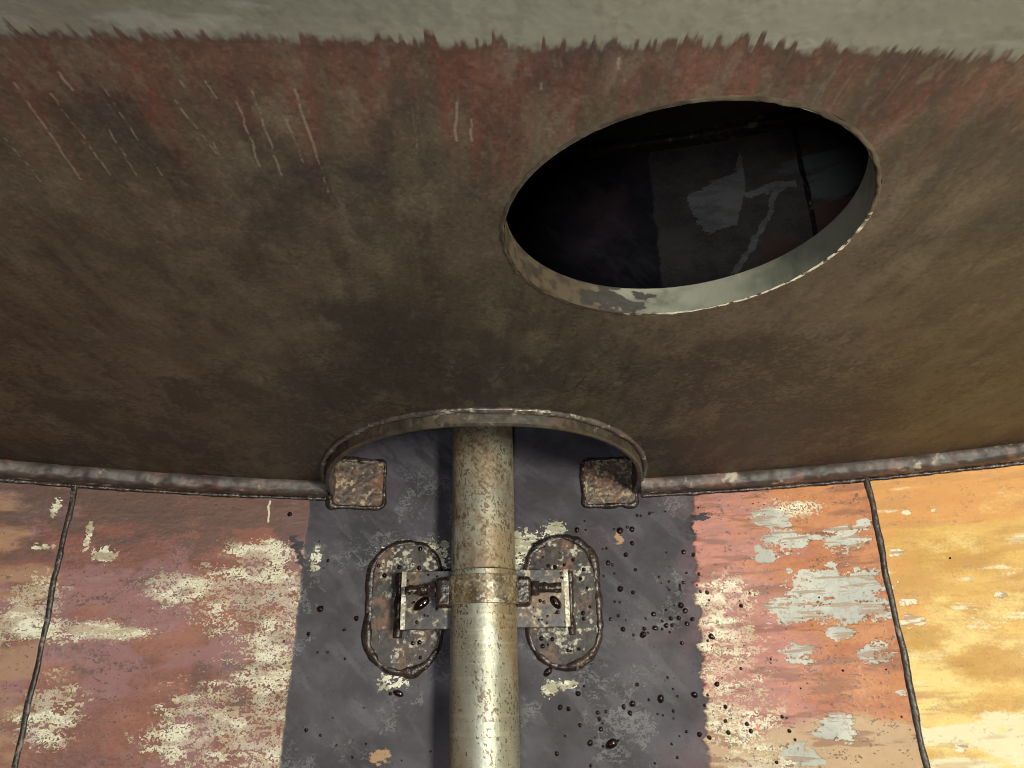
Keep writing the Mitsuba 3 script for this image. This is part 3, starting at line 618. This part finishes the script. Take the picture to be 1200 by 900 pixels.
labels["pipe__tube"] = {"label": "paler silvery stretch of the pipe below the clamp"}
labels["pipe__tube_001"] = {"label": "rusty mottled stretch of the pipe above the clamp, passing under the notch"}
tag("pipe_clamp", "worn steel band clamped round the pipe with a dark bolt on either side", "pipe clamp")
t = 0.009
m, uv = lathe([(PR + 0.0005, CY0), (PR + t - 0.001, CY0 + 0.0002), (PR + t, CY0 + 0.0015), (PR + t, CY1 - 0.0015), (PR + t - 0.001, CY1 - 0.0002), (PR + 0.0005, CY1)])
put("pipe_clamp__band", m, "band_steel", 40)
LY = (CY0 + CY1) / 2
BH = 0.094                    # height of the bracket plates
for i, s in enumerate((-1, 1)):
    n = "" if i == 0 else "_001"
    x0 = PX + s * (PR + t)
    put("pipe_clamp__lug" + n, rounded_box((0.036, 0.060, 0.036), (x0 + s * 0.003, LY - 0.002, BH + 0.018), 0.009), "tar", 40)
    ylo = LY + 0.004
    path = np.array([[x0 + s * q, ylo + 0.004 * s * q, BH + 0.020] for q in np.linspace(0.012, 0.084, 30)])
    put("pipe_clamp__bolt" + n, tube(path, 0.0092 + 0.0022 * np.sin(np.linspace(0, 9, 30)) ** 2, 14, 0.3, 41 + i, freq=90), "tar", True)
    nut = trimesh.creation.cylinder(0.0165, 0.015, sections=6)
    nut.apply_transform(trimesh.transformations.rotation_matrix(np.pi / 2, [0, 1, 0]))
    nut.apply_translation([x0 + s * 0.030, ylo, BH + 0.020])
    put("pipe_clamp__nut" + n, nut, "tar")

for i, (xo, s) in enumerate(((-0.0818 * R, -1), (0.0788 * R, 1))):
    key = "pipe_bracket" + ("" if i == 0 else "_001")
    side = "left" if s < 0 else "right"
    tag(key, f"rusty grey steel bracket plate under the pipe clamp, {side} of the pipe", "bracket")
    y0, y1 = 0.0425 * R, 0.0960 * R
    xi = PX + s * 0.02
    w = abs(xo - xi)
    put(key + "__top_plate", rounded_box((w, y1 - y0, 0.008), ((xo + xi) / 2, (y0 + y1) / 2, BH - 0.004), 0.002), "plate_crust", 40)
    leg_h = BH - 0.0085 - 0.014
    put(key + "__leg", rounded_box((0.009, y1 - y0 - 0.004, leg_h), (xo - s * 0.0055, (y0 + y1) / 2, 0.012 + leg_h / 2), 0.002), "plate_crust", 40)
    put(key + "__lit_edge", rounded_box((0.010, y1 - y0 - 0.0012, 0.0022), (xo - s * 0.0058, (y0 + y1) / 2, BH + 0.0011), 0.0009, 1), "lit_edge_cream", 40)  # cream strip along the flange, its lit edge put into the colour
    ys = np.linspace(y0 - 0.012, y1 + 0.006, 60)
    put(key + "__weld_bead", tube(np.c_[np.full(60, xo + s * 0.012), ys, np.full(60, 0.014)], 0.0095, 10, 0.5, 50 + i, freq=40), "tar", True)

for i, (cx, cy, a, b, side) in enumerate(((-0.0812, 0.0675, 0.0345, 0.0615, "left"), (0.0765, 0.0705, 0.0345, 0.0620, "right"))):
    key = "oval_pad" + ("" if i == 0 else "_001")
    tag(key, f"oval crusted steel pad with dark tarry weld, welded to the floor {side} of the pipe", "mounting pad")
    core = affinity.translate(Polygon([(-1e-3, -(b - a) * R), (1e-3, -(b - a) * R), (1e-3, (b - a) * R), (-1e-3, (b - a) * R)]).buffer(a * R, 24), cx * R, cy * R)
    put(key + "__pad_plate", bend(slab(core, 0.010, 0.003)), "pad_crust", 35)
    n = 420
    ring = np.array([core.exterior.interpolate(k / n, normalized=True).coords[0] for k in range(n)])
    ring = np.c_[ring, np.full(n, 0.004)]
    th = np.linspace(0, 2 * np.pi, n, endpoint=False)
    import meshkit
    rad = 0.0085 * (0.75 + 0.9 * meshkit.fbm(np.c_[np.cos(th), np.sin(th), 0 * th] * 3.2, 3, 7 + i) - 0.15)
    put(key + "__weld_bead", bend(tube(ring, rad, 12, 0.55, 60 + i, 0.8, closed=True, freq=38)), "tar", True)

for i, (cx, cy, side) in enumerate(((-0.1345, 0.1905, "left"), (0.1315, 0.1895, "right"))):
    key = "corner_pad" + ("" if i == 0 else "_001")
    tag(key, f"small square rusty pad in the {side} foot of the arched notch", "corner pad")
    sq = Polygon([(-0.0215, -0.019), (0.0215, -0.019), (0.0215, 0.019), (-0.0215, 0.019)]).buffer(0.0055, 8)
    sq = affinity.translate(affinity.scale(sq, R, R, origin=(0, 0)), cx * R, cy * R)
    put(key + "__pad_plate", bend(slab(sq, 0.009, 0.003)), "corner_rust", 35)
    n = 300
    ring = np.array([sq.exterior.interpolate(k / n, normalized=True).coords[0] for k in range(n)])
    put(key + "__weld_bead", bend(tube(np.c_[ring, np.full(n, 0.004)], 0.0075, 10, 0.7, 70 + i, 0.8, closed=True, freq=45)), "tar", True)

# ------------------------------------------------------------------ droplets
drop_ply = []
for k in range(4):
    import meshkit
    s = trimesh.creation.icosphere(subdivisions=2, radius=1.0)
    v = np.array(s.vertices)
    v = v[:, :] * [1, 1, 0.62]
    v[:, 2] = np.where(v[:, 2] < 0, v[:, 2] * 0.15, v[:, 2])
    v[:, :2] *= 1 + 0.22 * (meshkit.noise(v * 1.3 + 10 * k, k)[:, None] - 0.5)
    drop_ply.append(mikit.ply(trimesh.Trimesh(v, s.faces, process=False), "drop_liquid", True))
count = 0


def drop(pos, r, u, label, group, stretch=1.0, turn=0.0):
    global count
    key = "droplet" + ("" if count == 0 else f"_{count:03d}")
    tw = T().translate([float(c) for c in pos]).rotate([0, 1, 0], -math.degrees(u)).rotate([0, 0, 1], float(turn)).scale([float(r * stretch), float(r), float(r)])
    scene[key] = {**drop_ply[count % 4], "to_world": tw}
    tag(key, label, "droplet", group)
    count += 1


for d in DROPS:
    u, v, r = d[:3]
    st, tn = (d[3], d[4]) if len(d) > 3 else (1.0, float(rng.uniform(0, 180)))
    size = "large" if r >= 6.0 else ("small" if r >= 3.0 else "tiny")
    half = "right" if u > 0 else "left"
    if u > 0.203:
        half, where = "edge", "on the ragged right edge of the slate grey strip"
    elif v > 0.125:
        where = f"on slate floor between {half} oval pad and arched notch"
    elif v > 0.005:
        where = f"on slate floor beside the {half} oval pad"
    else:
        where = f"on slate floor, viewer side of the {half} oval pad"
    lab = (f"{size} dark glossy droplet {where}", f"{size} droplets {where}")
    if v > 0.155 and u < -0.19:
        lab = ("lone dark droplet on red paint by the left foot of the arched notch", None)
    elif u < -0.19:
        lab = ("dark droplet on the left edge of the slate strip beside thick cream flakes", None)
    elif len(d) > 3:
        lab = (f"{'broad' if r > 9 else 'leaf shaped' if r > 7.5 else 'narrow'} elongated dark droplet {where}", None)
    drop(shell(np.float64(u), v * R), r * 1e-3 * 0.95, u, *lab, stretch=st if st > 1 else 1 + 0.25 * rng.uniform(), turn=tn)
for d in DROPS_R:
    drop(shell(np.float64(d[0]), d[1] * R), d[2] * 1e-3 * 0.9, d[0], "small dark droplet on the peeling pink and white paint left of the right weld seam", "droplets on the peeling pink paint", turn=float(rng.uniform(0, 180)))
for i, (cx, cy, n, side) in enumerate(((-0.0812, 0.0675, 9, "left"), (0.0765, 0.0705, 24, "right"))):
    k = 0
    while k < n:
        u, v = cx + rng.uniform(-0.03, 0.03), cy + rng.uniform(-0.056, 0.056)
        if 0.036 < v < 0.102 and abs(u) < 0.094:
            continue
        drop(shell(np.float64(u), v * R, 0.0102), rng.uniform(0.0022, 0.0052), u, f"dark glossy droplet resting on the {side} oval pad", f"droplets on the {side} oval pad", turn=float(rng.uniform(0, 180)))
        k += 1
for i, (n, side, s, xo) in enumerate(((10, "left", -1, -0.0818), (16, "right", 1, 0.0788))):
    k = 0
    while k < n:
        x, v = rng.uniform(0.040, abs(xo) - 0.004), rng.uniform(0.046, 0.0925)
        if abs(v - 0.0755) < 0.008 and x < 0.074:
            continue
        drop((s * x * R, v * R, BH + 0.0002), rng.uniform(0.0018, 0.0040), 0.0, f"dark glossy droplet resting on the {side} bracket plate", f"droplets on the {side} bracket plate", turn=float(rng.uniform(0, 180)))
        k += 1
drop((-0.062 * R, 0.0655 * R, BH + 0.001), 0.010, 0.0, "long oily drip below the bolt on the left bracket plate", None, 1.9, 38)
drop((0.0655 * R, 0.0650 * R, BH + 0.001), 0.009, 0.0, "long oily drip below the bolt on the right bracket plate", None, 1.7, -50)

# weld spatter and mist too fine to count
import meshkit
bits = []
small = trimesh.creation.icosphere(subdivisions=1, radius=1.0)
spots = [(-0.135, 0.190, 0.045, 0.035, 70), (0.131, 0.189, 0.045, 0.035, 80), (-0.081, 0.068, 0.055, 0.085, 110), (0.077, 0.070, 0.060, 0.085, 150),
         (0.150, 0.040, 0.060, 0.10, 120), (0.235, 0.02, 0.05, 0.10, 60), (0.10, -0.04, 0.06, 0.05, 70), (-0.12, -0.03, 0.06, 0.05, 40), (-0.25, 0.165, 0.12, 0.012, 50), (0.27, 0.165, 0.10, 0.012, 50)]
for (cu, cv, su, sv, n) in spots:
    for _ in range(n):
        u, v = cu + su * rng.normal() * 0.6, cv + sv * rng.normal() * 0.6
        if abs(u) < 0.036 or abs(v - 0.069) < 0.032 and abs(u) < 0.095 or v > 0.165 and abs(u) > 0.17:
            continue
        r = rng.uniform(0.0007, 0.0019)
        m = small.copy()
        m.vertices = m.vertices * [r * rng.uniform(0.8, 1.5), r, r * 0.6] + shell(np.float64(u), v * R, 0.0002 if abs(abs(u) - 0.079) > 0.034 or abs(v - 0.069) > 0.061 else 0.0102)
        bits.append(m)
put("spatter", trimesh.util.concatenate(bits), "spatter_bead", True)
tag("spatter", "fine glossy spatter scattered over the floor round the pads and the notch", "spatter", kind="stuff")

# ------------------------------------------------------------------ added lamps, standing in for hatch daylight and a flash
for i, (pos, aim, rad, radiance) in enumerate(ADDED_LAMPS):
    key = "added_lamp" + ("" if i == 0 else f"_{i:03d}")
    tag(key, "large round black added lamp high out of view, standing in for hatch daylight" if i == 0 else "small round black added lamp out of view beside the viewer, standing in for a flash", "lamp")
    tw = T().look_at(origin=list(pos), target=list(aim), up=[0, 0.3, 1])
    scene[key + "__lens"] = {"type": "disk", "to_world": tw @ T().scale(rad), "bsdf": {"type": "diffuse", "reflectance": {"type": "rgb", "value": 0.6}},
                             "emitter": {"type": "area", "radiance": {"type": "rgb", "value": list(radiance)}}}
    c = trimesh.creation.cylinder(rad + 0.02, 0.07, sections=48)
    c.apply_translation([0, 0, -0.037])
    scene[key + "__housing"] = mikit.ply(c, "added_lamp_housing", 40, to_world=tw)
